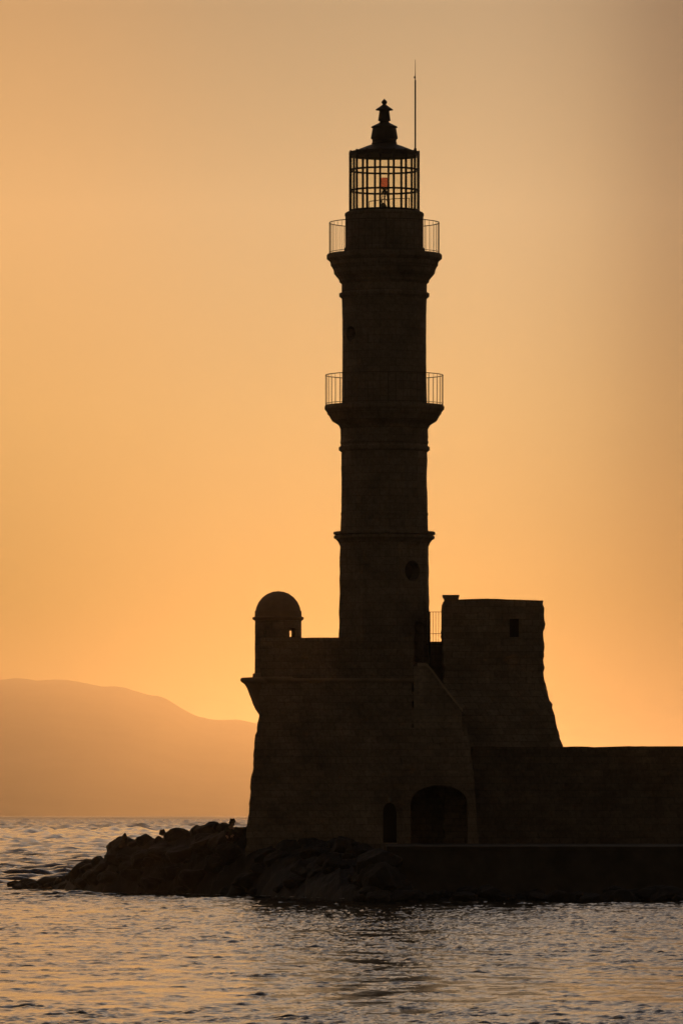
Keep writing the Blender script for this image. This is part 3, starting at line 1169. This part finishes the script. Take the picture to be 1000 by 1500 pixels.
boulder(182.6, yr, Z(1228.5, yr), 3.6 * s, 3.6 * s, 7.5 * s, 'tiny pointed stone sticking up near the seaward end of the crest', None, 79)
# boulders on the slope facing the camera, down to the water
r_ = random.Random(41)
for i in range(105):
    px = 14 + (560 - 14) * (i + r_.random()) / 105
    yw = interp(YW, px)
    _, _, yr = shore_h(px, 250)
    y = yw - .3 + (yr - yw - .6) * r_.random() ** 1.3
    if px > 350:
        y = min(y, 249.4)
    z, _, _ = shore_h(px, y)
    a = r_.uniform(.22, .62) * (0.55 if px < 110 else 1)
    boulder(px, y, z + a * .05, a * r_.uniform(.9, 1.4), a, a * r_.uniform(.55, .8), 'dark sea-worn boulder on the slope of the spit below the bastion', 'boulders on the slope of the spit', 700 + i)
for i, (px, y, z, a) in enumerate(((552, 238.6, 1.25, .75), (563, 238.5, 1.35, .6), (558, 238.0, .75, .8), (572, 238.3, .6, .6), (545, 238.9, .9, .7), (580, 238.2, .3, .6))):
    boulder(px, y, z, a * 1.2, a, a * .8, 'dark boulder banked against the seaward end of the quay', 'boulders banked against the end of the quay', 870 + i)
for i in range(60):
    px = 548 + 470 * (i + r_.random()) / 60
    a = r_.uniform(.25, .6)
    boulder(px, 238.4 - r_.uniform(0, 1.6), r_.uniform(-.15, .25), a * r_.uniform(.9, 1.5), a, a * r_.uniform(.5, .8), 'dark wet boulder at the waterline below the quay', 'boulders along the foot of the quay', 900 + i)


# thin broken foam where the swell washes round the tip of the spit
M_foam = bpy.data.materials.new('foam')
M_foam.use_nodes = True
t = NT(M_foam.node_tree)
b = t.n['Principled BSDF']
b.inputs['Base Color'].default_value = (.75, .75, .72, 1)
b.inputs['Roughness'].default_value = 0.9
tc = t.new('ShaderNodeTexCoord')
t.l.new(t.ramp(t.noise(tc.outputs['Object'], 1.6, 5, 0.65), [(0.48, 0), (0.62, .8)]), b.inputs['Alpha'])
bm = bmesh.new()
rows_ = []
for i in range(90):
    px = 4 + 500 * i / 89
    yw = interp(YW, px)
    wd = (.5 + 1.6 * max(0, 1 - abs(px - 70) / 60.0)) * (0.6 + 0.8 * noise.noise(Vector((px * .06, 0, 0))) ** 2)
    rows_.append([bm.verts.new((X(px, yw), yw - .1 - wd * q, .1 + .03 * noise.noise(Vector((px * .1, q * 3, 0))))) for q in (-.3, 0, .35, .7, 1)])
for a, b2 in zip(rows_, rows_[1:]):
    for k in range(4):
        bm.faces.new((a[k], b2[k], b2[k + 1], a[k + 1]))
tag(obj('sea_foam', bm, M_foam, None, True), 'thin broken white foam along the waterline of the spit', 'foam', kind='stuff')

# ------------------------------------------------------------------ people
def skin(name, verts, edges, mat, parent, levels=1):
    """continuous tapering surface grown round a skeleton: verts {key: (x, y, z, r)}"""
    keys = list(verts)
    me = bpy.data.meshes.new(name)
    me.from_pydata([verts[k_][:3] for k_ in keys], [(keys.index(a), keys.index(b2)) for a, b2 in edges], [])
    o = bpy.data.objects.new(name, me)
    col.objects.link(o)
    o.modifiers.new('skin', 'SKIN')
    if not me.skin_vertices:
        bpy.context.view_layer.objects.active = o
        o.select_set(True)
        bpy.ops.mesh.customdata_skin_add()
        o.select_set(False)
    for i, k_ in enumerate(keys):
        rr = verts[k_][3]
        me.skin_vertices[0].data[i].radius = (rr, rr) if not hasattr(rr, '__len__') else rr
        me.skin_vertices[0].data[i].use_root = (i == 0)
    sb = o.modifiers.new('sub', 'SUBSURF')
    sb.levels = sb.render_levels = levels
    bpy.context.view_layer.update()
    dg = bpy.context.evaluated_depsgraph_get()
    new = bpy.data.meshes.new_from_object(o.evaluated_get(dg))
    bpy.data.objects.remove(o)
    bpy.data.meshes.remove(me)
    new.name = name
    new.materials.clear()
    new.materials.append(mat)
    for p in new.polygons:
        p.use_smooth = True
    o = bpy.data.objects.new(name, new)
    col.objects.link(o)
    o.parent = parent
    return o


def person(J, loc, label, top_mat, trouser_mat, shoe_mat, group=None):
    """J: joints in metres from the feet; builds body, hair and clothing"""
    root = empty('person', loc, label, 'person', group)
    V = {}
    V['pelvis'] = (*J['pelvis'], .125)
    V['waist'] = (*J['waist'], .115)
    V['chest'] = (*J['chest'], .135)
    V['neck'] = (*J['neck'], .055)
    h = Vector(J['head'])
    n = Vector(J['neck'])
    d = (h - n).normalized()
    f = Vector(J['face']).normalized()
    V['jaw'] = (*(n + d * .07 + f * .03), .065)
    V['skull'] = (*(n + d * .16 + f * .015), (.082, .098))
    V['crown'] = (*(n + d * .215), .06)
    V['nose'] = (*(n + d * .125 + f * .115), .012)
    E = [('pelvis', 'waist'), ('waist', 'chest'), ('chest', 'neck'), ('neck', 'jaw'), ('jaw', 'skull'), ('skull', 'crown'), ('skull', 'nose')]
    for s_ in 'LR':
        V['sh' + s_] = (*J['sh' + s_], .062)
        V['el' + s_] = (*J['el' + s_], .044)
        V['wr' + s_] = (*J['wr' + s_], .028)
        V['hip' + s_] = (*J['hip' + s_], .095)
        V['kn' + s_] = (*J['kn' + s_], .06)
        V['an' + s_] = (*J['an' + s_], .042)
        E += [('chest', 'sh' + s_), ('sh' + s_, 'el' + s_), ('el' + s_, 'wr' + s_), ('pelvis', 'hip' + s_), ('hip' + s_, 'kn' + s_), ('kn' + s_, 'an' + s_)]
        w_ = Vector(J['wr' + s_])
        a = (w_ - Vector(J['el' + s_])).normalized()
        side = a.cross(f)
        if side.length < .1:
            side = a.cross(Vector((0, 0, 1)))
        side.normalize()
        pal = w_ + a * .065
        V['palm' + s_] = (*pal, (.036, .02))
        E.append(('wr' + s_, 'palm' + s_))
        for q, (o_, ln) in enumerate(((-.027, .068), (-.009, .08), (.009, .075), (.027, .058))):
            p1 = pal + a * (.02 + ln * .5) + side * o_ * 1.2 + f * .006
            p2 = pal + a * (.015 + ln) + side * o_ * 1.2 + f * .026
            V['f%d%s' % (q, s_)] = (*p1, .009)
            V['t%d%s' % (q, s_)] = (*p2, .007)
            E += [('palm' + s_, 'f%d%s' % (q, s_)), ('f%d%s' % (q, s_), 't%d%s' % (q, s_))]
        p1 = w_ + a * .045 - side * .045 + f * .02
        V['th' + s_] = (*p1, .011)
        V['tt' + s_] = (*(p1 + a * .03 + f * .02), .008)
        E += [('palm' + s_, 'th' + s_), ('th' + s_, 'tt' + s_)]
    body = skin('body', V, E, M_skin, root)
    G = lambda *ks: {k_: V[k_] for k_ in ks}
    def fat(D, m):
        return {k_: (v[0], v[1], v[2], (v[3][0] * m, v[3][1] * m) if hasattr(v[3], '__len__') else v[3] * m) for k_, v in D.items()}
    jk = fat(G('pelvis', 'waist', 'chest', 'shL', 'elL', 'wrL', 'shR', 'elR', 'wrR', 'neck'), 1.16)
    skin('jacket', jk, [('pelvis', 'waist'), ('waist', 'chest'), ('chest', 'neck'), ('chest', 'shL'), ('shL', 'elL'), ('elL', 'wrL'), ('chest', 'shR'), ('shR', 'elR'), ('elR', 'wrR')], top_mat, root)
    tr_ = fat(G('pelvis', 'hipL', 'knL', 'anL', 'hipR', 'knR', 'anR'), 1.15)
    skin('trousers', tr_, [('pelvis', 'hipL'), ('hipL', 'knL'), ('knL', 'anL'), ('pelvis', 'hipR'), ('hipR', 'knR'), ('knR', 'anR')], trouser_mat, root)
    sk = Vector(V['skull'][:3])
    hair = {'a': (*(sk + d * .03 - f * .03), .094), 'b': (*(sk + d * .07 - f * .01), .06), 'c': (*(sk - d * .05 - f * .06), .05)}
    skin('hair', hair, [('a', 'b'), ('a', 'c')], M_hair, root)
    for s_ in 'LR':
        a = Vector(J['an' + s_])
        fw = Vector((f.x, f.y, 0)).normalized()
        skin('shoe', {'h': (*(a + Vector((0, 0, -.035)) - fw * .02), .05), 'm': (*(a + fw * .08 + Vector((0, 0, -.04))), .045), 't': (*(a + fw * .17 + Vector((0, 0, -.05))), .036)}, [('h', 'm'), ('m', 't')], shoe_mat, root)
    return root


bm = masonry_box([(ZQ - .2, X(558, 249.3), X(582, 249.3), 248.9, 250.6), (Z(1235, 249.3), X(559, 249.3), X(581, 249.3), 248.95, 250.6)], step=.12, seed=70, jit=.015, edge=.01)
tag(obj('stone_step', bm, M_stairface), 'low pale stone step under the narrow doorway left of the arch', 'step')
# crouching on the rocks beside the bastion
YP = 250.6
cr = dict(pelvis=(0, .1, .22), waist=(-.01, .06, .35), chest=(-.02, -.04, .49), neck=(.02, -.09, .60), head=(.05, -.13, .74), face=(.2, -1, -.35),
          shL=(.14, -.03, .53), elL=(.2, -.18, .36), wrL=(.09, -.32, .30), shR=(-.18, -.03, .51), elR=(-.22, -.18, .34), wrR=(-.15, -.33, .27),
          hipL=(.1, .08, .22), knL=(.15, -.28, .42), anL=(.12, -.12, .08), hipR=(-.1, .08, .22), knR=(-.13, -.3, .40), anR=(-.12, -.14, .08))
zf = Z(1236, YP)
person(cr, (X(337.8, YP), YP, zf), 'person in olive top crouching on the rocks beside the foot of the bastion', M_green, M_trous, M_cloth)
boulder(337.5, YP + .05, zf - .3, .55, .6, .34, 'flat dark rock under the crouching person', None, 81)

# ------------------------------------------------------------------ haze: the dusk air over the whole scene
bm = bmesh.new()
box(bm, -160000, 160000, -3500, 45000, -3, 450)
M_haze = bpy.data.materials.new('haze')
M_haze.use_nodes = True
t = NT(M_haze.node_tree)
t.n.clear()
pv = t.new('ShaderNodeVolumePrincipled')
pv.inputs['Color'].default_value = (1.0, .93, .85, 1)
pv.inputs['Density'].default_value = 4.2e-5
pv.inputs['Anisotropy'].default_value = 0.93
mo = t.new('ShaderNodeOutputMaterial')
t.l.new(pv.outputs[0], mo.inputs['Volume'])
hz = obj('haze', bm, M_haze)
tag(hz, 'warm dusk haze lying over the sea and the far hills', 'haze', kind='stuff')
